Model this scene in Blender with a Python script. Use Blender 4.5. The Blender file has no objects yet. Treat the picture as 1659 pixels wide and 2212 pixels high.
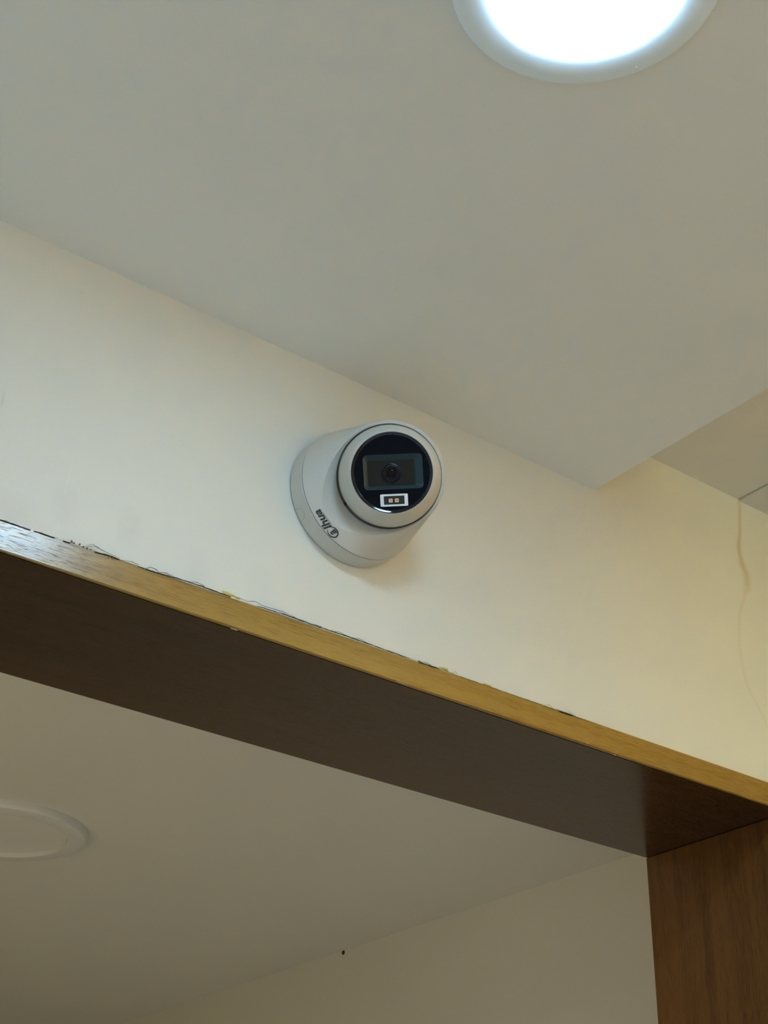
import bpy, bmesh, math, random
from mathutils import Vector, Matrix
random.seed(7)
SC = bpy.context.scene
COL = SC.collection

# ------------------------------------------------------------------ camera
S = 0.82                       # metres from the lens to the plane of the camera wall
EYE = Vector((0, 0, 1.64))     # phone held at eye height
YAW, PITCH, ROLL, FPX = 0.634867, 0.536187, 0.023451, 3209.0
W, H = 1659, 2212
_f = Vector((math.sin(YAW) * math.cos(PITCH), math.cos(YAW) * math.cos(PITCH), math.sin(PITCH)))
_r = Vector((math.cos(YAW), -math.sin(YAW), 0))
_u = _r.cross(_f)
RIGHT = math.cos(ROLL) * _r + math.sin(ROLL) * _u
UP = -math.sin(ROLL) * _r + math.cos(ROLL) * _u
FWD = _f
cam = bpy.data.cameras.new('camera')
cam.sensor_fit = 'HORIZONTAL'
cam.sensor_width = 36
cam.lens = FPX / W * 36
cam.clip_start = 0.02
camo = bpy.data.objects.new('camera', cam)
COL.objects.link(camo)
camo.matrix_world = Matrix(((RIGHT.x, UP.x, -FWD.x, EYE.x), (RIGHT.y, UP.y, -FWD.y, EYE.y),
                            (RIGHT.z, UP.z, -FWD.z, EYE.z), (0, 0, 0, 1)))
SC.camera = camo

# ------------------------------------------------------------------ world and exposure
wd = bpy.data.worlds.new('world'); SC.world = wd; wd.use_nodes = True
wd.node_tree.nodes['Background'].inputs[0].default_value = (0.9, 0.86, 0.75, 1)
wd.node_tree.nodes['Background'].inputs[1].default_value = 0.02
SC.view_settings.view_transform = 'Standard'
SC.view_settings.look = 'None'
SC.view_settings.gamma = 1
SC.view_settings.use_curve_mapping = False
SC.view_settings.exposure = 0.0
SC.cycles.use_denoising = True
SC.cycles.max_bounces = 8
SC.cycles.use_adaptive_sampling = True
SC.cycles.adaptive_threshold = 0.03
SC.cycles.diffuse_bounces = 6
SC.cycles.sample_clamp_indirect = 0
LAMP = 46.4          # cool downlight near the dome camera
ROOM_FILL = 259.0         # unseen downlights added as fill for the room
STRIP = 106.0         # warm cove strip
# fill light added to brighten the back room, behind the partition left of the doorway
back_fill = bpy.data.lights.new('back_room_fill', 'AREA'); back_fill.shape = 'RECTANGLE'; back_fill.size = 1.1; back_fill.size_y = 0.12
back_fill.energy = 4.86; back_fill.color = (1.0, 0.781, 0.432)
back_fill_ob = bpy.data.objects.new('back_room_fill', back_fill); COL.objects.link(back_fill_ob)
back_fill_ob.location = (-0.75, 1.075, 1.2); back_fill_ob.rotation_euler = (0, math.radians(-90), 0)


def P(x, y, z):      # room units (one unit = S metres, origin at the lens) to metres
    return EYE + S * Vector((x, y, z))


def ray(px, py):
    return ((px - W / 2) * RIGHT - (py - H / 2) * UP + FPX * FWD)


def on_wall(px, py, y=1.0):      # point of the camera wall, in metres
    r = ray(px, py)
    return EYE + r * (y * S / r.y)


def on_height(px, py, z):
    r = ray(px, py)
    return EYE + r * (z * S / r.z)


# room planes, in room units
ZC, ZU, ZS, ZT, ZF = 0.8760, 0.9590, 0.5627, 0.5897, -2.0
YB = 1.2143                      # back of the door frame
XE, XR, XL = 1.0278, 1.3350, -3.2
XJ = 1.2985                      # inner face of the right jamb
XJL = 0.05
YR = -4.2
ZB = 0.674                       # ceiling of the back room
_m3 = ray(800, 2034)
XB = ZB * _m3.x / _m3.z          # its right wall

# ------------------------------------------------------------------ materials
def mat(name, col, rough=0.5, spec=0.5, metal=0.0, coat=0.0):
    m = bpy.data.materials.new(name); m.use_nodes = True
    b = m.node_tree.nodes['Principled BSDF']
    b.inputs['Base Color'].default_value = (*col, 1)
    b.inputs['Roughness'].default_value = rough
    b.inputs['Specular IOR Level'].default_value = spec
    b.inputs['Metallic'].default_value = metal
    b.inputs['Coat Weight'].default_value = coat
    b.inputs['Coat Roughness'].default_value = 0.03
    return m


class NT:
    def __init__(s, m):
        s.t = m.node_tree; s.b = s.t.nodes['Principled BSDF']
    def n(s, typ, **kw):
        d = s.t.nodes.new(typ)
        for k, v in kw.items(): setattr(d, k, v)
        return d
    def l(s, a, b): s.t.links.new(a, b)
    def put(s, sock, v):
        if hasattr(v, 'links'): s.l(v, sock)
        else: sock.default_value = v
    def math(s, op, a, b=0.0, c=0.0, clamp=False):
        d = s.n('ShaderNodeMath', operation=op, use_clamp=clamp)
        for i, v in enumerate((a, b, c)): s.put(d.inputs[i], v)
        return d.outputs[0]
    def noise(s, vec, scale, detail=3, rough=0.5):
        d = s.n('ShaderNodeTexNoise')
        s.l(vec, d.inputs['Vector']); d.inputs['Scale'].default_value = scale
        d.inputs['Detail'].default_value = detail; d.inputs['Roughness'].default_value = rough
        return d.outputs['Fac']
    def mapping(s, vec, scale, rot=(0, 0, 0)):
        d = s.n('ShaderNodeMapping'); s.l(vec, d.inputs['Vector'])
        d.inputs['Scale'].default_value = scale; d.inputs['Rotation'].default_value = rot
        return d.outputs[0]
    def ramp(s, fac, pts):
        d = s.n('ShaderNodeValToRGB'); s.l(fac, d.inputs[0])
        e = d.color_ramp.elements
        while len(e) < len(pts): e.new(0.5)
        for i, (p, c) in enumerate(pts): e[i].position = p; e[i].color = (*c, 1) if len(c) == 3 else c
        return d.outputs['Color']
    def mix(s, fac, a, b):
        d = s.n('ShaderNodeMix', data_type='RGBA')
        s.put(d.inputs['Factor'], fac)
        for sock, v in ((d.inputs['A'], a), (d.inputs['B'], b)):
            if hasattr(v, 'links'): s.l(v, sock)
            else: sock.default_value = (*v, 1)
        return d.outputs['Result']
    def bump(s, h, strength, dist):
        d = s.n('ShaderNodeBump'); s.l(h, d.inputs['Height'])
        d.inputs['Strength'].default_value = strength; d.inputs['Distance'].default_value = dist
        s.l(d.outputs[0], s.b.inputs['Normal'])
    def pos(s): return s.n('ShaderNodeNewGeometry').outputs['Position']


def paint(name, col, rough=0.6, var=0.03, bump=0.25, spec=0.3):
    m = mat(name, col, rough, spec); k = NT(m); p = k.pos()
    f = k.noise(p, 4.0, 4)
    dark = tuple(c * (1 - 2 * var) for c in col)
    k.l(k.ramp(f, [(0.3, dark), (0.7, col)]), k.b.inputs['Base Color'])
    k.bump(k.noise(p, 900, 2), bump, 0.0004)
    return m


def wall_paint():
    col = (0.77, 0.765, 0.69)
    m = mat('cream_wall_paint', col, 0.55, 0.3); k = NT(m); p = k.pos()
    sep = k.n('ShaderNodeSeparateXYZ'); k.l(p, sep.inputs[0])
    X, Z = sep.outputs[0], sep.outputs[2]
    base = k.ramp(k.noise(p, 5.0, 4), [(0.3, tuple(c * 0.965 for c in col)), (0.7, col)])
    # rusty water stain running down from the upper ceiling
    pts = [on_wall(*q) for q in ((1596, 1070), (1598, 1120), (1598, 1150), (1597, 1190), (1604, 1220), (1613, 1250), (1607, 1290),
                                 (1598, 1330), (1597, 1370), (1602, 1430), (1615, 1480), (1640, 1530), (1662, 1580))]
    z0, z1 = pts[-1].z, pts[0].z
    x0, x1 = min(q.x for q in pts) - 0.01, max(q.x for q in pts) + 0.01
    mr = k.n('ShaderNodeMapRange'); k.l(Z, mr.inputs[0]); mr.inputs[1].default_value = z0; mr.inputs[2].default_value = z1
    t = mr.outputs[0]
    def curve(pairs):
        fc = k.n('ShaderNodeFloatCurve'); c = fc.mapping.curves[0]
        c.points[0].location = pairs[0]; c.points[1].location = pairs[-1]
        for q in pairs[1:-1]: c.points.new(*q)
        fc.mapping.update(); k.l(t, fc.inputs['Value']); return fc.outputs[0]
    cx = curve([((q.z - z0) / (z1 - z0), (q.x - x0) / (x1 - x0)) for q in reversed(pts)])
    xc = k.math('MULTIPLY_ADD', cx, x1 - x0, x0)
    d = k.math('ABSOLUTE', k.math('SUBTRACT', X, xc))
    wdt = curve([(0, .3), (.3, .3), (.5, .3), (.62, .75), (.72, .45), (.85, .35), (1, .35)])
    wm = k.math('MULTIPLY', wdt, 0.011)
    msk = k.math('SUBTRACT', 1.0, k.math('DIVIDE', d, wm), clamp=True)
    inten = curve([(0, .22), (.3, .25), (.5, .35), (.62, .7), (.72, .95), (.85, .75), (1, .7)])
    msk = k.math('MULTIPLY', k.math('SMOOTH_MIN', msk, 0.8, 0.2), inten)
    msk = k.math('MULTIPLY', msk, 0.62)
    out = k.mix(msk, base, (0.50, 0.33, 0.10))
    # grey trowel smudges
    for (px, py, rx, rz, a) in ((140, 1090, .012, .018, .16), (30, 1095, .02, .014, .16), (278, 1140, .012, .02, .22), (425, 1235, .012, .026, .16),
                                (560, 1260, .015, .02, .12), (690, 1310, .02, .02, .10), (1480, 1475, .0012, .0012, .5), (6, 862, .0016, .008, .4), (178, 632, .002, .0012, .4)):
        q = on_wall(px, py)
        a1 = k.math('DIVIDE', k.math('SUBTRACT', X, q.x), rx); a2 = k.math('DIVIDE', k.math('SUBTRACT', Z, q.z), rz)
        r2 = k.math('ADD', k.math('MULTIPLY', a1, a1), k.math('MULTIPLY', a2, a2))
        g = k.math('SUBTRACT', 1.0, r2, clamp=True)
        g = k.math('MULTIPLY', k.math('MULTIPLY', g, k.noise(p, 90, 5, 0.7)), 1.1 * a)
        out = k.mix(g, out, (0.42, 0.41, 0.38))
    k.l(out, k.b.inputs['Base Color'])
    hb = k.math('ADD', k.noise(p, 700, 2), k.math('MULTIPLY', k.noise(p, 35, 2), 1.2))
    k.bump(hb, 0.25, 0.0005)
    return m


def wood(name, light, dark, axis, rough, pore=0.5, spec=0.5):
    m = mat(name, light, rough, spec); k = NT(m); p = k.pos()
    s = [1, 1, 1]; s[axis] = 0.035
    v = k.mapping(p, s)
    big = k.noise(v, 90, 4, 0.6)
    fine = k.noise(v, 1500, 3, 0.65)
    s2 = [1, 1, 1]; s2[axis] = 0.035
    pores = k.noise(k.mapping(p, s2), 3200, 2, 0.5)
    f = k.math('ADD', k.math('MULTIPLY', big, 0.4), k.math('MULTIPLY', fine, 0.6))
    c = k.ramp(f, [(0.40, dark), (0.55, light)])
    pm = k.math('MULTIPLY', k.math('SUBTRACT', pores, 0.60, clamp=True), 7.0, clamp=True)
    c = k.mix(k.math('MULTIPLY', pm, pore), c, tuple(x * 0.35 for x in dark))
    k.l(c, k.b.inputs['Base Color'])
    k.l(k.math('MULTIPLY_ADD', pm, 0.35, rough), k.b.inputs['Roughness'])
    k.bump(k.math('SUBTRACT', k.math('MULTIPLY', k.noise(p, 700, 2), 0.4), pm), 0.2, 0.0002)
    return m


def emit(name, col, strength):
    m = mat(name, (0.9, 0.9, 0.9), 0.4); b = m.node_tree.nodes['Principled BSDF']
    b.inputs['Emission Color'].default_value = (*col, 1); b.inputs['Emission Strength'].default_value = strength
    return m


M = {
    'wall': wall_paint(),
    'ceiling': paint('white_ceiling_paint', (0.78, 0.79, 0.745), 0.7, 0.012),
    'ceiling_old': paint('aged_ceiling_paint', (0.74, 0.71, 0.62), 0.7, 0.02),
    'room': paint('pale_room_paint', (0.75, 0.77, 0.77), 0.7),
    'back': paint('back_room_paint', (0.76, 0.73, 0.63), 0.7, 0.015),
    'panel': wood('honey_panel', (0.60, 0.40, 0.15), (0.45, 0.27, 0.09), 2, 0.45),
    'floor': paint('floor_tile', (0.73, 0.75, 0.76), 0.35, 0.05),
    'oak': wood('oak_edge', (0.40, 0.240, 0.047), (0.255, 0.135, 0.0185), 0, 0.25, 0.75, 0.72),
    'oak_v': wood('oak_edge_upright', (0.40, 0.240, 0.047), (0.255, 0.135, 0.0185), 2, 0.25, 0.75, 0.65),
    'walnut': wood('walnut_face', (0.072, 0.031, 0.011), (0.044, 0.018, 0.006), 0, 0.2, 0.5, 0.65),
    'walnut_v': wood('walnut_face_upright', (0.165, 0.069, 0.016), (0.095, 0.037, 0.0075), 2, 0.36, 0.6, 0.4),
    'gap': mat('dark_gap', (0.05, 0.045, 0.03), 0.9, 0.1),
    'fibre': mat('grey_fibre', (0.27, 0.27, 0.26), 0.8, 0.2),
    'crumb': mat('brown_crumb', (0.30, 0.18, 0.07), 0.8, 0.2),
    'glue': mat('yellow_glue', (0.62, 0.55, 0.17), 0.5, 0.4),
    'chip': mat('pale_chip', (0.55, 0.42, 0.24), 0.7, 0.2),
    'white_mark': mat('white_marks', (0.88, 0.88, 0.82), 0.5, 0.4),
    'trim': mat('cool_white_trim', (0.80, 0.91, 0.97), 0.35, 0.5),
    'lit': emit('lit_diffuser', (0.457, 0.744, 1.0), LAMP),
    'fill_lit': emit('fill_diffuser', (0.587, 0.763, 1.0), ROOM_FILL),
    'unlit': mat('unlit_diffuser', (0.80, 0.77, 0.69), 0.4, 0.4),
    'trim_old': mat('white_trim', (0.74, 0.72, 0.66), 0.4, 0.5),
    'strip': emit('warm_strip', (1.0, 0.858, 0.354), STRIP),
    'shell': mat('white_plastic', (0.57, 0.56, 0.505), 0.34, 0.5),
    'shell2': mat('white_bezel_plastic', (0.60, 0.59, 0.525), 0.42, 0.5),
    'liner': mat('grey_liner', (0.30, 0.275, 0.225), 0.45, 0.4),
    'black': mat('black_glass', (0.003, 0.0034, 0.006), 0.05, 0.10),
    'rim': mat('polished_black_rim', (0.003, 0.0034, 0.006), 0.06, 0.5),
    'recess': mat('teal_bevel', (0.024, 0.046, 0.050), 0.3, 0.25),
    'plate': mat('dark_lens_plate', (0.022, 0.020, 0.014), 0.5, 0.1),
    'lensring': mat('lens_barrel', (0.010, 0.009, 0.010), 0.3, 0.25),
    'lens': mat('lens_glass', (0.008, 0.004, 0.004), 0.06, 0.12),
    'ledframe': mat('white_led_frame', (0.80, 0.80, 0.80), 0.4, 0.4),
    'ledback': mat('led_board', (0.015, 0.017, 0.014), 0.4, 0.4),
    'chipled': mat('led_body', (0.80, 0.62, 0.48), 0.5, 0.3),
    'phosphor': mat('orange_phosphor', (0.85, 0.32, 0.06), 0.5, 0.3),
    'print': mat('grey_print', (0.045, 0.05, 0.042), 0.55, 0.3),
    'nail': mat('rusty_nail', (0.05, 0.04, 0.025), 0.7, 0.3),
}

# ------------------------------------------------------------------ helpers
def obj(name, bm, m, parent=None, origin=None, smooth=None):
    bmesh.ops.recalc_face_normals(bm, faces=bm.faces)
    if smooth is not None:
        for f in bm.faces: f.smooth = True
        for e in bm.edges:
            if len(e.link_faces) == 2 and e.calc_face_angle(0) > math.radians(smooth): e.smooth = False
    org = Vector((0, 0, 0)) if origin is None else Vector(origin)
    if origin is not None: bmesh.ops.translate(bm, verts=bm.verts, vec=-org)
    me = bpy.data.meshes.new(name); bm.to_mesh(me); bm.free()
    for mm in (m if isinstance(m, (list, tuple)) else [m]): me.materials.append(mm)
    o = bpy.data.objects.new(name, me); COL.objects.link(o)
    if parent:
        o.parent = parent
        pw = Vector((0, 0, 0)); q = parent
        while q: pw += q.location; q = q.parent
        o.location = org - pw
    else: o.location = org
    return o


def empty(name, loc):
    o = bpy.data.objects.new(name, None); COL.objects.link(o); o.location = loc; o.empty_display_size = 0.02
    return o


def tag(o, label=None, cat=None, kind=None, group=None):
    if label: o['label'] = label
    if cat: o['category'] = cat
    if kind: o['kind'] = kind
    if group: o['group'] = group
    return o


def box(bm, a, b):
    a, b = Vector(a), Vector(b)
    v = [bm.verts.new((x, y, z)) for x in (a.x, b.x) for y in (a.y, b.y) for z in (a.z, b.z)]
    for f in ((0, 1, 3, 2), (4, 6, 7, 5), (0, 4, 5, 1), (2, 3, 7, 6), (0, 2, 6, 4), (1, 5, 7, 3)):
        bm.faces.new([v[i] for i in f])


def slab(name, x0, x1, y0, y1, z0, z1, m, parent=None, bevel=0.0):
    bm = bmesh.new(); a, b = P(x0, y0, z0), P(x1, y1, z1)
    box(bm, a, b)
    if bevel: bmesh.ops.bevel(bm, geom=bm.edges[:], offset=bevel, segments=2, affect='EDGES')
    return obj(name, bm, m, parent, (a + b) / 2, 30 if bevel else None)


def lathe(bm, prof, o, e1, e2, n, seg=96, midx=0):
    rings = []
    for r, h in prof:
        if r < 1e-7: rings.append([bm.verts.new(o + n * h)]); continue
        rings.append([bm.verts.new(o + n * h + r * (math.cos(2 * math.pi * i / seg) * e1 + math.sin(2 * math.pi * i / seg) * e2)) for i in range(seg)])
    for a, b in zip(rings, rings[1:]):
        for i in range(seg):
            j = (i + 1) % seg
            q = [a[0]] if len(a) == 1 else [a[i], a[j]]
            q += [b[0]] if len(b) == 1 else [b[j], b[i]]
            if len(q) > 2:
                f = bm.faces.new(q); f.material_index = midx
    return rings


def tube(bm, pts, rads, seg=6):
    prev = None
    for i, p in enumerate(pts):
        t = (pts[min(i + 1, len(pts) - 1)] - pts[max(i - 1, 0)]).normalized()
        a = t.cross(Vector((0, 1, 0))).normalized(); b = t.cross(a).normalized()
        ring = [bm.verts.new(p + rads[i] * (math.cos(2 * math.pi * k / seg) * a + math.sin(2 * math.pi * k / seg) * b)) for k in range(seg)]
        if prev:
            for k in range(seg): bm.faces.new((prev[k], prev[(k + 1) % seg], ring[(k + 1) % seg], ring[k]))
        else: bm.faces.new(ring)
        prev = ring
    bm.faces.new(prev)


def rrect(w, h, r, n=6):
    out = []
    for cx, cy, a0 in ((w / 2 - r, h / 2 - r, 0), (-w / 2 + r, h / 2 - r, 90), (-w / 2 + r, -h / 2 + r, 180), (w / 2 - r, -h / 2 + r, 270)):
        for i in range(n + 1):
            a = math.radians(a0 + 90 * i / n); out.append((cx + r * math.cos(a), cy + r * math.sin(a)))
    return out


# ------------------------------------------------------------------ structure: room, ceilings, wall, back room
bm = bmesh.new()
def wbox(x0, x1, y0, y1, z0, z1): box(bm, P(x0, y0, z0), P(x1, y1, z1))
T = 0.028   # frame board thickness
wbox(XL, XR, 1.0, YB - 0.002, ZT + 0.001, ZU + 0.05)
wbox(XL, XJL - T, 1.0, YB - 0.002, ZF, ZT + 0.001)
wbox(XJ + T, XR, 1.0, YB - 0.002, ZF, ZT + 0.001)
wall = tag(obj('wall_front', bm, M['wall']), 'cream painted wall above the doorway that carries the dome camera', kind='structure')

ceil_ = tag(slab('ceiling', XL, XE, YR, 1.0, ZC, ZC + 0.045, M['ceiling']), 'lower white plaster ceiling around the lit downlight', kind='structure')
# plaster joint tapes on the lower ceiling
def tape(name, pa, pb, half):
    a, b = on_height(*pa, ZC), on_height(*pb, ZC)
    d = (b - a).normalized(); n = Vector((-d.y, d.x, 0))
    bm = bmesh.new()
    rows = []
    for t, h in ((0, 0), (.08, 1), (.92, 1), (1, 0)):
        c = a.lerp(b, t)
        rows.append([bm.verts.new(c + n * k * half * S + Vector((0, 0, 0.0001 - 0.0004 * h * hk))) for k, hk in ((-1, 0), (-.7, 1), (.7, 1), (1, 0))])
    for p_, q_ in zip(rows, rows[1:]):
        for i in range(3): bm.faces.new((p_[i], p_[i + 1], q_[i + 1], q_[i]))
    return obj(name, bm, M['ceiling'], ceil_)
tape('joint_tape', (250, 535), (1290, 1010), 0.030)
tape('joint_tape', (930, 520), (780, 660), 0.018)

upper = tag(slab('ceiling_upper', XL, 1.2775, YR, 1.0, ZU, ZU + 0.04, M['ceiling_old']), 'higher beige ceiling seen past the edge of the lower ceiling at right', kind='structure')
st = tag(slab('ceiling_strip', 1.2805, XR, YR, 1.0, ZU - 0.0015, ZU + 0.04, M['ceiling_old']), 'narrow ceiling strip along the right end of the higher ceiling', kind='structure')
tag(slab('wall_right', XR, XR + 0.1, YR, YB, ZF, ZU + 0.05, M['panel']), 'honey coloured wall closing the right end of the room', kind='structure')
tag(slab('wall_left', XL - 0.1, XL, YR, YB, ZF, ZU + 0.05, M['room']), 'pale wall at the left end of the room', kind='structure')
tag(slab('wall_rear', XL, XR, YR - 0.1, YR, ZF, ZU + 0.05, M['room']), 'pale wall behind the viewer', kind='structure')
tag(slab('floor', XL - 0.1, XB + 0.2, YR - 0.1, 5.2, ZF - 0.1, ZF, M['floor']), 'pale tiled floor', kind='structure')

cb = tag(slab('ceiling_back_room', -2.6, XB, YB, 5.0, ZB, ZB + 0.05, M['back']), 'dim beige ceiling of the room behind the doorway', kind='structure')
wb = tag(slab('wall_back_room_right', XB, XB + 0.1, YB, 5.0, ZF, ZB + 0.05, M['back']), 'plain beige side wall of the room behind the doorway', kind='structure')
tag(slab('wall_back_room_end', -2.6, XB, 5.0, 5.1, ZF, ZB + 0.05, M['back']), 'far wall of the room behind the doorway', kind='structure')
tag(slab('wall_back_room_left', -2.7, -2.6, YB, 5.0, ZF, ZB + 0.05, M['back']), 'left wall of the room behind the doorway', kind='structure')
tag(slab('wall_back_room_return', XR, XB, YB - 0.04, YB - 0.002, ZF, ZB + 0.05, M['back']), 'short wall behind the right jamb', kind='structure')
# nail hole where the back room ceiling meets its side wall
r_ = ray(742, 2058); q = EYE + r_ * ((XB * S) / r_.x)
bm = bmesh.new()
lathe(bm, [(0, -0.003), (0.0030, -0.003), (0.0034, 0.0), (0.0022, 0.0016), (0, 0.002)], Vector(q), Vector((0, 1, 0)), Vector((0, 0, 1)), Vector((-1, 0, 0)), 12)
obj('nail', bm, M['nail'], wb, q, 40)

# ------------------------------------------------------------------ door frame
d1 = tag(empty('door_1', P((XJ + XJL) / 2, 1.1, ZF)), 'brown wooden door lining with an oak front edge below the dome camera', kind='structure')
YFRONT = 0.9975
EB = 0.004   # depth of the edge banding, room units
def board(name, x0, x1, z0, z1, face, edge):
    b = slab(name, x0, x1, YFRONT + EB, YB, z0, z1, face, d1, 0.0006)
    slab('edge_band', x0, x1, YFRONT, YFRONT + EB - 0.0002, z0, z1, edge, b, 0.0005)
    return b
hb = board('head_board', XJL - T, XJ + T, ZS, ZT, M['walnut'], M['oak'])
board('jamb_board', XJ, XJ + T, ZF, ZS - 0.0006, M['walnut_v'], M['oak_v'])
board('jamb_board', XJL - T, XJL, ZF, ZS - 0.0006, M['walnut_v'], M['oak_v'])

# sealant cracks, fibres, crumbs and glue along the top of the head board
def poly(pix, step=7.0, jit=0.0):
    out = []
    for (a, b) in zip(pix, pix[1:]):
        n = max(1, int(math.dist(a, b) / step))
        for i in range(n):
            t = i / n
            out.append((a[0] + (b[0] - a[0]) * t + random.uniform(-jit, jit), a[1] + (b[1] - a[1]) * t + random.uniform(-jit, jit)))
    out.append(pix[-1]); return out
def stroke(name, pix, px, m, parent, jit=0.5, y=0.9970, step=7.0):
    pts = [on_wall(*q, y) for q in poly(pix, step, jit)]
    n = len(pts); k = 0.00034
    rads = [px * 0.5 * k * (0.35 + 0.65 * math.sin(math.pi * (i + .5) / n) ** 0.5) * random.uniform(0.7, 1.2) for i in range(n)]
    bm = bmesh.new(); tube(bm, pts, rads)
    return obj(name, bm, m, parent, pts[n // 2])
for pix, w in (([(-6, 1121), (20, 1129), (45, 1137.5), (66, 1145)], 2.6), ([(74, 1147), (95, 1154), (118, 1162)], 2.4), ([(136, 1168), (152, 1173)], 2.4),
               ([(205, 1192), (235, 1200), (259, 1209)], 2.8), ([(298, 1223), (330, 1234), (365, 1244), (410, 1258), (470, 1278)], 2.6),
               ([(440, 1269), (475, 1281), (498, 1290)], 2.4), ([(555, 1309), (620, 1329), (690, 1354), (722, 1365)], 2.4), ([(715, 1362), (760, 1378), (800, 1392), (836, 1406)], 2.4),
               ([(836, 1405), (850, 1410), (884, 1422)], 2.6), ([(903, 1430), (930, 1438), (950, 1445)], 2.8), ([(1208, 1536), (1222, 1541), (1238, 1546)], 4.5), ([(590, 1322), (800, 1392), (1000, 1463), (1300, 1568)], 1.0)):
    stroke('sealant_crack', pix, w, M['gap'], d1)
for pix, w in (([(180, 1180), (205, 1180), (228, 1192), (258, 1206)], 1.6), ([(188, 1176), (202, 1176), (215, 1184)], 1.2), ([(262, 1210), (285, 1213), (300, 1220)], 1.5),
               ([(312, 1229), (325, 1225), (338, 1230), (342, 1236)], 2.2), ([(342, 1236), (360, 1238), (382, 1250)], 1.8), ([(405, 1256), (425, 1258), (438, 1264), (444, 1271)], 1.6),
               ([(520, 1293), (535, 1299), (552, 1299), (566, 1308), (586, 1314), (610, 1321), (632, 1331), (645, 1338)], 1.7), ([(680, 1349), (692, 1353), (704, 1360)], 1.5),
               ([(720, 1364), (733, 1365), (748, 1373)], 1.5), ([(755, 1377), (775, 1379), (795, 1390)], 1.5), ([(905, 1430), (920, 1431), (935, 1440)], 1.6),
               ([(975, 1456), (984, 1451), (988, 1455)], 1.2), ([(1176, 1524), (1186, 1522), (1195, 1531)], 1.2), ([(1203, 1532), (1215, 1537)], 1.6), ([(1230, 1538), (1241, 1545), (1246, 1550)], 1.2)):
    stroke('loose_fibre', pix, w, M['fibre'], d1, 0.3, 0.9968)
for (px, py, r) in ((155, 1170, 2.6), (160, 1173, 2.2), (172, 1176, 2.4), (180, 1181, 2), (188, 1184, 2.2), (196, 1187, 1.7), (208, 1193, 1.6), (236, 1202, 2.2), (243, 1205, 2.8), (234, 1205, 1.5)):
    q = on_wall(px, py, 0.9972); rr = r * 0.00034
    bm = bmesh.new(); lathe(bm, [(0, -rr), (rr * .8, -rr * .4), (rr, rr * .2), (rr * .5, rr * .8), (0, rr)], q, Vector((1, 0, 0)), Vector((0, 0, 1)), Vector((0, -1, 0)), 7)
    for v in bm.verts: v.co = q + (v.co - q) * random.uniform(0.55, 1.3)
    obj('wood_crumb', bm, M['crumb'], d1, q)
for (px, py, rx) in ((492, 1283, 17), (512, 1291, 9), (905, 1428, 4), (960, 1445, 14), (1052, 1480, 13), (1420, 1610, 8), (1634, 1684, 8)):
    q = on_wall(px, py, 1.0); e = (on_wall(px + 10, py + 3.4) - q).normalized(); n = Vector((0, -1, 0)); u = e.cross(n)
    k = 0.00034 * rx; bm = bmesh.new()
    rings = [[bm.verts.new(q + n * h + e * k * s * math.cos(a) * (1 + .25 * math.sin(3 * a + px)) + u * k * .28 * s * math.sin(a)) for a in [2 * math.pi * i / 16 for i in range(16)]]
             for s, h in ((1, 0.0), (.8, 0.0006), (.4, 0.0010))]
    for a, b in zip(rings, rings[1:]):
        for i in range(16): bm.faces.new((a[i], a[(i + 1) % 16], b[(i + 1) % 16], b[i]))
    bm.faces.new(rings[-1]); obj('glue_spot', bm, M['glue'], d1, q, 60)
for pix, w in (([(498, 1357), (505, 1359), (513, 1362)], 2.2), ([(857, 1472), (866, 1475), (880, 1480)], 2.2), ([(1266, 1604), (1272, 1607)], 3), ([(1325, 1630), (1330, 1632)], 2)):
    stroke('edge_chip', pix, w, M['chip'], hb, 0.2, 0.9976, 4)
# scratches in the wall paint; the widest stroke is a painted white glint
for pix, w in (([(158, 985), (152, 1015), (146, 1045), (139, 1068)], 1.0), ([(58, 1038), (50, 1054), (49, 1062)], 1.4), ([(30, 1058), (48, 1055)], 0.9), ([(111, 1002), (112, 1018)], 1.1),
               ([(102, 1020), (102, 1045)], 0.6), ([(126, 1128), (123, 1146)], 0.9), ([(171, 1052), (172, 1082)], 0.6), ([(63, 1143), (76, 1146)], 2.0), ([(160, 1030), (158, 1042)], 0.7), ([(124, 972), (131, 986)], 0.6)):
    stroke('scratch_or_glint', pix, w, M['white_mark'], wall, 0.2, 0.9999, 5)

# ------------------------------------------------------------------ downlights
X_, Y_, Z_ = Vector((1, 0, 0)), Vector((0, 1, 0)), Vector((0, 0, 1))
def downlight(name, loc, r_out, r_in, trim, diff, label, dome, lip, group='round ceiling downlights'):
    t = tag(empty(name, loc), label, 'ceiling light', None, group)
    D = -Z_
    bm = bmesh.new()
    lathe(bm, [(r_out, 0), (r_out, lip * .45), (r_out - lip * .25, lip * .85), (r_out - lip * .8, lip), (r_in + lip * .1, lip * 1.0), (r_in, lip * (.97 if dome else .6)), (r_in, 0.0)], loc, X_, Y_, D, 128)
    obj('trim_ring', bm, trim, t, loc, 40)
    bm = bmesh.new(); base = lip * .96 if dome > 0 else lip * .5
    n = 8
    lathe(bm, [(r_in * .998 * math.cos(a), base + dome * math.sin(a)) for a in [math.pi / 2 * i / n for i in range(n)]] + [(0, base + dome)], loc, X_, Y_, D, 96)
    obj('diffuser', bm, diff, t, loc, 60)
    return t
RO, RI = 0.0984 * S, 0.0742 * S
lamp = downlight('downlight', P(0.5350, 0.4965, ZC), RO, RI, M['trim'], M['lit'], 'lit round white downlight in the ceiling above the dome camera', 0.0034, 0.004)
q = on_height(1375, 144, ZC - 0.0045); bm = bmesh.new()
lathe(bm, [(0.0006, 0), (0.0005, 0.0004), (0, 0.0006)], q, X_, Y_, -Z_, 10)
obj('paint_speck', bm, M['white_mark'], lamp, q)
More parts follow.
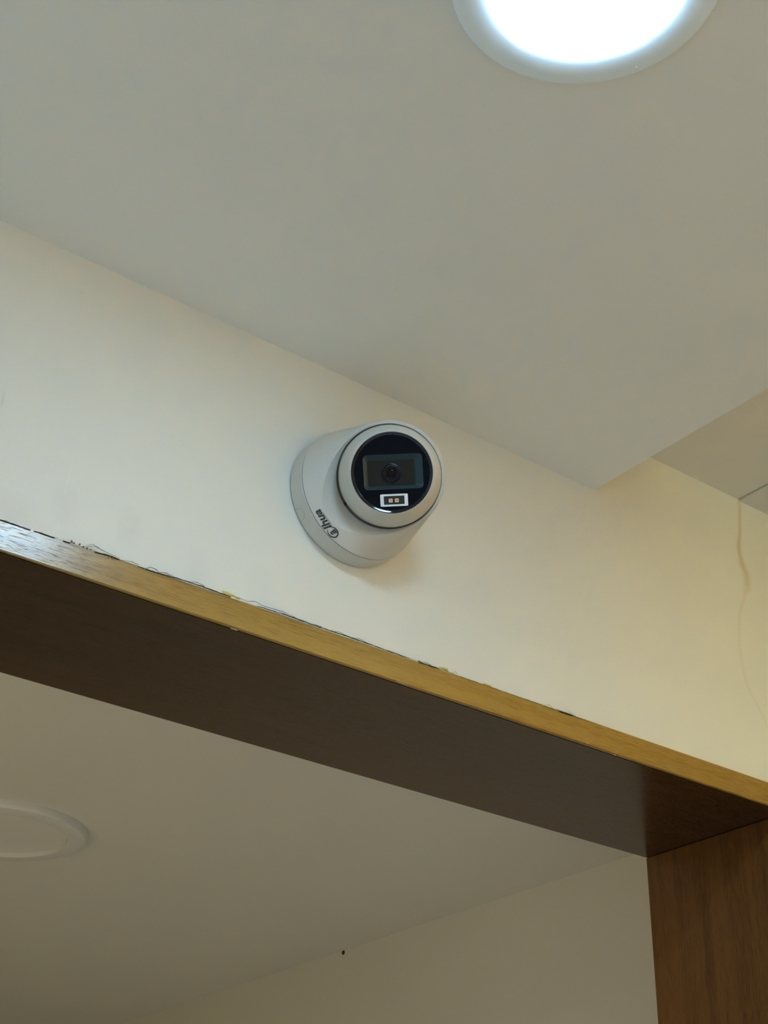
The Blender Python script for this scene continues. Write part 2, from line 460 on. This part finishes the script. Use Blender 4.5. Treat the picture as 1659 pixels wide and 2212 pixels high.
for (x, y, lab) in ((-0.95, 0.48, 'unseen fill downlight added to the left'), (0.45, -1.3, 'unseen fill downlight added just behind the viewer'),
                    (-0.95, -1.3, 'unseen fill downlight added behind and left of the viewer'), (-2.4, -1.3, 'unseen fill downlight added at the far left of the room'),
                    (0.45, -3.1, 'unseen fill downlight added at the right rear of the room'), (-0.95, -3.1, 'unseen fill downlight added in the left rear of the room')):
    downlight('downlight', P(x, y, ZC), RO, RI, M['trim_old'], M['fill_lit'], lab, 0.0015, 0.004)  # copies of the visible downlight, added out of view to fill the room
downlight('downlight', P(0.7770, 1.9460, ZB), 0.122 * S, 0.0935 * S, M['trim_old'], M['unlit'], 'unlit round downlight in the dim ceiling behind the doorway', 0.0, 0.010)
# warm strip on the outer edge of the lower ceiling
bm = bmesh.new(); box(bm, P(XE, -3.6, ZC + 0.008), P(XE + 0.006, 0.35, ZC + 0.022))
tag(obj('cove_light_strip', bm, M['strip'], None, P(XE, -1.6, ZC + 0.015)), 'warm light strip along the outer edge of the lower ceiling', 'light strip')

# ------------------------------------------------------------------ dome camera
MM = 0.001
C0 = on_wall(751, 1087)
CAM = tag(empty('security_camera', C0), 'white turret security camera with black glass face mounted on the wall above the doorway', 'camera')
N = Vector((0, -1, 0))
def part(name, bm, m, parent=CAM, smooth=35, origin=None): return obj(name, bm, m, parent, C0 if origin is None else origin, smooth)
RB = 54.6
bm = bmesh.new()
lathe(bm, [(p[0] * MM, p[1] * MM) for p in ((0, 0), (53.4, 0), (53.4, 1.1), (54.4, 1.1), (54.9, 1.8), (RB, 15.4), (54.2, 15.9), (53.0, 15.9), (53.0, 18))], C0, X_, Z_, N, 160)
basep = part('base_ring', bm, M['shell'])
# lip of the oblique collar
hL = 54.7
LC = C0 + N * hL * MM - RIGHT * 0.78 * MM - UP * 1.75 * MM
V = (EYE - LC).normalized()
def frame(n, roll=0.0):
    e1 = RIGHT - n * RIGHT.dot(n); e1.normalize(); e2 = n.cross(e1)
    c, s = math.cos(roll), math.sin(roll)
    return c * e1 + s * e2, c * e2 - s * e1
LN = V
l1, l2 = frame(LN)
def circ(o, e1, e2, r, seg=128): return [o + r * MM * (math.cos(2 * math.pi * i / seg) * e1 + math.sin(2 * math.pi * i / seg) * e2) for i in range(seg)]
SR, SH = 48.4, 23.2
LR = 42.9
pts = []
for r, h in ((54.0, 16.4), (54.4, 16.9), (SR + .5, SH - .6), (SR, SH - .1), (SR - .8, SH + .2)): pts += circ(C0 + N * h * MM, X_, Z_, r, 160)
pts += circ(LC - LN * 0.9 * MM, l1, l2, LR) + circ(LC, l1, l2, LR - 0.8)
bm = bmesh.new()
for q in pts: bm.verts.new((q - C0) * 1000)          # millimetres about the mount while it is cut
bmesh.ops.convex_hull(bm, input=bm.verts[:])
bmesh.ops.delete(bm, geom=[v for v in bm.verts if not v.link_faces], context='VERTS')
bmesh.ops.recalc_face_normals(bm, faces=bm.faces)
me_a = bpy.data.meshes.new('body'); bm.to_mesh(me_a); bm.free()
bm = bmesh.new()
scoop = [(0, -8), (40.0, -8), (40.0, -0.3), (40.35, 0.15), (41.4, 1.2), (42.4, 2.6), (43.8, 4.3), (45.6, 6.2), (47.8, 8.3), (50.4, 10.5), (53.6, 13.0), (57.5, 16.0), (64, 21), (80, 33), (0, 33)]
lathe(bm, scoop, (LC - C0) * 1000, l1, l2, LN, 160)
bmesh.ops.recalc_face_normals(bm, faces=bm.faces)
me_b = bpy.data.meshes.new('scoop'); bm.to_mesh(me_b); bm.free()
oa = bpy.data.objects.new('body', me_a); ob = bpy.data.objects.new('scoop', me_b)
COL.objects.link(oa); COL.objects.link(ob)
md = oa.modifiers.new('cut', 'BOOLEAN'); md.operation = 'DIFFERENCE'; md.object = ob; md.solver = 'EXACT'
dg = bpy.context.evaluated_depsgraph_get()
me_c = bpy.data.meshes.new_from_object(oa.evaluated_get(dg))
for o_ in (oa, ob): bpy.data.objects.remove(o_)
bm = bmesh.new(); bm.from_mesh(me_c)
for v in bm.verts: v.co = C0 + v.co / 1000
cover = part('swivel_cover', bm, M['shell'], smooth=24)
bm = bmesh.new()
lathe(bm, [(40.05 * MM, -1.4 * MM), (39.9 * MM, -1.6 * MM), (39.6 * MM, -4.5 * MM), (36.0 * MM, -6.5 * MM)], LC, l1, l2, LN, 128)
liner = part('collar_liner', bm, M['liner'])
# black index notch in the liner
a = math.radians(212); q = LC + (38.9 * MM) * (math.cos(a) * l1 + math.sin(a) * l2) - LN * 3.2 * MM
er = (math.cos(a) * l1 + math.sin(a) * l2); et = LN.cross(er)
bm = bmesh.new(); vs = [bm.verts.new(q + er * x * .9 * MM + et * y * 1.1 * MM + LN * z * 1.8 * MM) for x in (-1, 1) for y in (-1, 1) for z in (-1, 1)]
for f in ((0, 1, 3, 2), (4, 6, 7, 5), (0, 4, 5, 1), (2, 3, 7, 6), (0, 2, 6, 4), (1, 5, 7, 3)): bm.faces.new([vs[i] for i in f])
obj('index_notch', bm, M['gap'], liner, q)
# eyeball
BC = LC + (RIGHT * 0.85 + UP * 0.6) * MM
BN = (V + math.tan(math.radians(8.2)) * (RIGHT * 0.50 + UP * 0.87)).normalized()
b1, b2 = frame(BN, math.radians(3.0))
ball = [(36.5, -9), (38.4, -5), (39.1, -1.5), (39.1, 1.0), (38.5, 4.5), (37.3, 8.5), (35.7, 12.0), (34.3, 15.2), (32.9, 17.9), (31.6, 19.9), (31.0, 20.5), (30.6, 20.4), (30.4, 19.0), (30.4, 15.0)]
bm = bmesh.new(); lathe(bm, [(r * MM, h * MM) for r, h in ball], BC, b1, b2, BN, 128)
bez = part('eyeball_housing', bm, M['shell2'])
for i in (-1, 0, 1):   # three pin holes above the glass
    q = BC + BN * 19.2 * MM + b2 * 32.1 * MM + b1 * (i * 1.6 - 4.5) * MM
    bm = bmesh.new(); lathe(bm, [(0.22 * MM, 0), (0.2 * MM, 0.1 * MM), (0, 0.1 * MM)], q, b1, b2, (BN * .8 + b2 * .6).normalized(), 8)
    obj('pin_hole', bm, M['liner'], bez, q)
# black glass face with window opening
FZ = 20.3
FO = BC + BN * FZ * MM
def fp(u, v, h=0.0): return FO + (b1 * u + b2 * v + BN * h) * MM
WX, WY = 0.9, 0.5
wopen = [(x + WX, y + WY) for x, y in rrect(44.5, 26.3, 3.2)]
flo = [(x - 0.2, y + 0.0) for x, y in rrect(35.5, 19.2, 1.2)]
bm = bmesh.new()
rg = [[bm.verts.new(FO + 28.3 * MM * (math.cos(2 * math.pi * i / 96) * b1 + math.sin(2 * math.pi * i / 96) * b2)) for i in range(96)]]
wv = [bm.verts.new(fp(*p)) for p in wopen]
edges = []
for ring in (rg[-1], wv):
    for i in range(len(ring)):
        e = bm.edges.get((ring[i], ring[(i + 1) % len(ring)])) or bm.edges.new((ring[i], ring[(i + 1) % len(ring)])); edges.append(e)
bmesh.ops.triangle_fill(bm, use_beauty=True, use_dissolve=False, edges=edges)
glass = part('front_glass', bm, M['black'], smooth=25)
bm = bmesh.new()
lathe(bm, [(30.5 * MM, -4 * MM), (30.5 * MM, 0.67 * MM), (30.4 * MM, 0.665 * MM), (30.2 * MM, 0.599 * MM), (29.7 * MM, 0.413 * MM), (29.2 * MM, 0.229 * MM), (28.8 * MM, 0.085 * MM), (28.6 * MM, 0.025 * MM), (28.45 * MM, 0.0 * MM), (28.3 * MM, 0)], FO, b1, b2, BN, 96)
obj('glass_rim', bm, M['rim'], glass, FO, 50)
bm = bmesh.new()
r0 = [bm.verts.new(fp(*p)) for p in wopen]; r1 = [bm.verts.new(fp(p[0] * .985 + WX * .015, p[1] * .985 + WY * .015, -0.15)) for p in wopen]; r2 = [bm.verts.new(fp(*p, -3.2)) for p in flo]
for a_, b_ in ((r0, r1), (r1, r2)):
    for i in range(len(a_)): bm.faces.new((a_[i], a_[(i + 1) % len(a_)], b_[(i + 1) % len(b_)], b_[i]))
obj('window_bevel', bm, M['recess'], glass, FO, 50)
bm = bmesh.new(); bm.faces.new([bm.verts.new(fp(*p, -3.2)) for p in flo])
obj('lens_plate', bm, M['plate'], glass, FO)
LO = fp(-0.3, -0.3, -3.2)
bm = bmesh.new()
lathe(bm, [(7.6 * MM, 0), (7.4 * MM, 0.8 * MM), (6.8 * MM, 1.0 * MM), (6.5 * MM, 0.5 * MM), (6.3 * MM, 1.6 * MM), (5.4 * MM, 1.8 * MM), (5.0 * MM, 1.2 * MM), (3.6 * MM, 0.5 * MM), (3.4 * MM, 0.3 * MM)], LO, b1, b2, BN, 64)
obj('lens_barrel', bm, M['lensring'], glass, LO, 40)
bm = bmesh.new()
lathe(bm, [(3.5 * MM, 0.3 * MM), (2.9 * MM, 0.75 * MM), (1.6 * MM, 1.1 * MM), (0, 1.25 * MM)], LO, b1, b2, BN, 48)
obj('lens', bm, M['lens'], glass, LO, 60)
# white lamp window with two yellow diodes
FC = (0.5, -20.9)
bm = bmesh.new()
o_, i_ = rrect(20.6, 9.2, 0.7, 3), rrect(15.4, 6.4, 0.3, 3)
lev = [[bm.verts.new(fp(x + FC[0], y + FC[1], h)) for x, y in pl] for pl, h in ((o_, -.05), (o_, .35), ([(x * .985, y * .97) for x, y in o_], .5), (i_, .5), (i_, .02))]
for a_, b_ in zip(lev, lev[1:]):
    for i in range(len(a_)): bm.faces.new((a_[i], a_[(i + 1) % len(a_)], b_[(i + 1) % len(b_)], b_[i]))
obj('lamp_frame', bm, M['ledframe'], glass, fp(*FC), 40)
bm = bmesh.new(); bm.faces.new([bm.verts.new(fp(x + FC[0], y + FC[1], 0.06)) for x, y in i_])
obj('lamp_board', bm, M['ledback'], glass, fp(*FC))
for dx in (-2.55, 2.0):
    bm = bmesh.new()
    sq = rrect(2.9, 2.9, 0.25, 2); s2 = rrect(1.9, 1.9, 0.6, 3)
    a_ = [bm.verts.new(fp(FC[0] + dx + x, FC[1] - .2 + y, .06)) for x, y in sq]; b_ = [bm.verts.new(fp(FC[0] + dx + x * .96, FC[1] - .2 + y * .96, .5)) for x, y in sq]
    for i in range(len(a_)): bm.faces.new((a_[i], a_[(i + 1) % len(a_)], b_[(i + 1) % len(b_)], b_[i]))
    bm.faces.new(b_)
    f = bm.faces.new([bm.verts.new(fp(FC[0] + dx + x, FC[1] - .2 + y, .53)) for x, y in s2]); f.material_index = 1
    obj('led_chip', bm, [M['chipled'], M['phosphor']], glass, fp(FC[0] + dx, FC[1]))

# knock-out outline on the base ring
def on_base(phi, h, off=0.08):
    r = (54.9 + (RB - 54.9) * (h - 1.8) / 13.6 + off) * MM
    return C0 + N * h * MM + r * (math.cos(phi) * X_ + math.sin(phi) * Z_)
q = on_wall(640, 1116) - C0
phi0 = math.atan2(q.z, q.x)
pts = []
for i in range(25):
    t = math.pi * i / 24
    pts.append(on_base(phi0 + 0.085 * math.cos(t), 1.5 + 7.6 * math.sin(t) ** 0.6))
bm = bmesh.new(); tube(bm, pts, [0.14 * MM] * 25, 5)
obj('cable_knockout', bm, M['liner'], basep, pts[12])

# printed logo wrapped on the cone of the cover
def cone(phi, t, off=0.17):     # t = 0 at the seam, 1 at the shoulder
    r = 54.4 + (SR + .5 - 54.4) * t; h = 16.9 + (SH - .6 - 16.9) * t
    n = Vector((SH - .6 - 16.9, 54.4 - SR - .5)).normalized()
    r += n.x * off; h += n.y * off
    return C0 + N * h * MM + r * MM * (math.cos(phi) * X_ + math.sin(phi) * Z_)
SLANT = math.hypot(54.4 - SR - .5, SH - .6 - 16.9)
def glyphs(s, size, shear, bold):
    cu = bpy.data.curves.new('t', 'FONT'); cu.body = s; cu.size = size; cu.shear = shear; cu.offset = bold; cu.resolution_u = 4
    o = bpy.data.objects.new('t', cu); COL.objects.link(o)
    dg = bpy.context.evaluated_depsgraph_get()
    me = bpy.data.meshes.new_from_object(o.evaluated_get(dg)); bpy.data.objects.remove(o)
    return me
PHI_C = math.radians(-132)
LOGO_V, LOGO_U = 0.0, 0.0
def wrap(bm, uv_verts):         # u along the reading direction, v up = towards the wall
    for v in uv_verts:
        u, w = v.co.x, v.co.y
        v.co = cone(PHI_C - u / 52.5, 0.52 - w / SLANT)
bm = bmesh.new()
def add_text(s, size, shear, bold, ox, oy, sx=1.0):
    me = glyphs(s, size, shear, bold); n0 = len(bm.verts); bm.from_mesh(me); bm.verts.ensure_lookup_table()
    vs = bm.verts[n0:]
    x0 = min(v.co.x for v in vs); x1 = max(v.co.x for v in vs)
    for v in vs: v.co.x = (v.co.x - x0) * sx + ox; v.co.y += oy
    return (x1 - x0) * sx
add_text('a', 8.6, 0.25, 0.22, -12.9, -2.0, 1.0)
wl = add_text('lhua', 8.0, 0.25, 0.24, -6.7, -2.1, 1.27)
add_text('TECHNOLOGY', 1.35, 0.0, 0.0, -5.0, -3.4, 1.2)
seg = 48; ring = []
for i in range(seg + 1):        # open ring round the first letter
    a = math.radians(30 + 318 * i / seg); w = 0.22 + 0.34 * math.sin(math.pi * i / seg)
    ring.append([bm.verts.new((-10.5 + (4.5 + s * w) * math.cos(a), 0.2 + (3.3 + s * w) * math.sin(a), 0)) for s in (-1, 1)])
for a_, b_ in zip(ring, ring[1:]): bm.faces.new((a_[0], a_[1], b_[1], b_[0]))
wrap(bm, bm.verts)
obj('logo', bm, M['print'], cover, cone(PHI_C, .5))
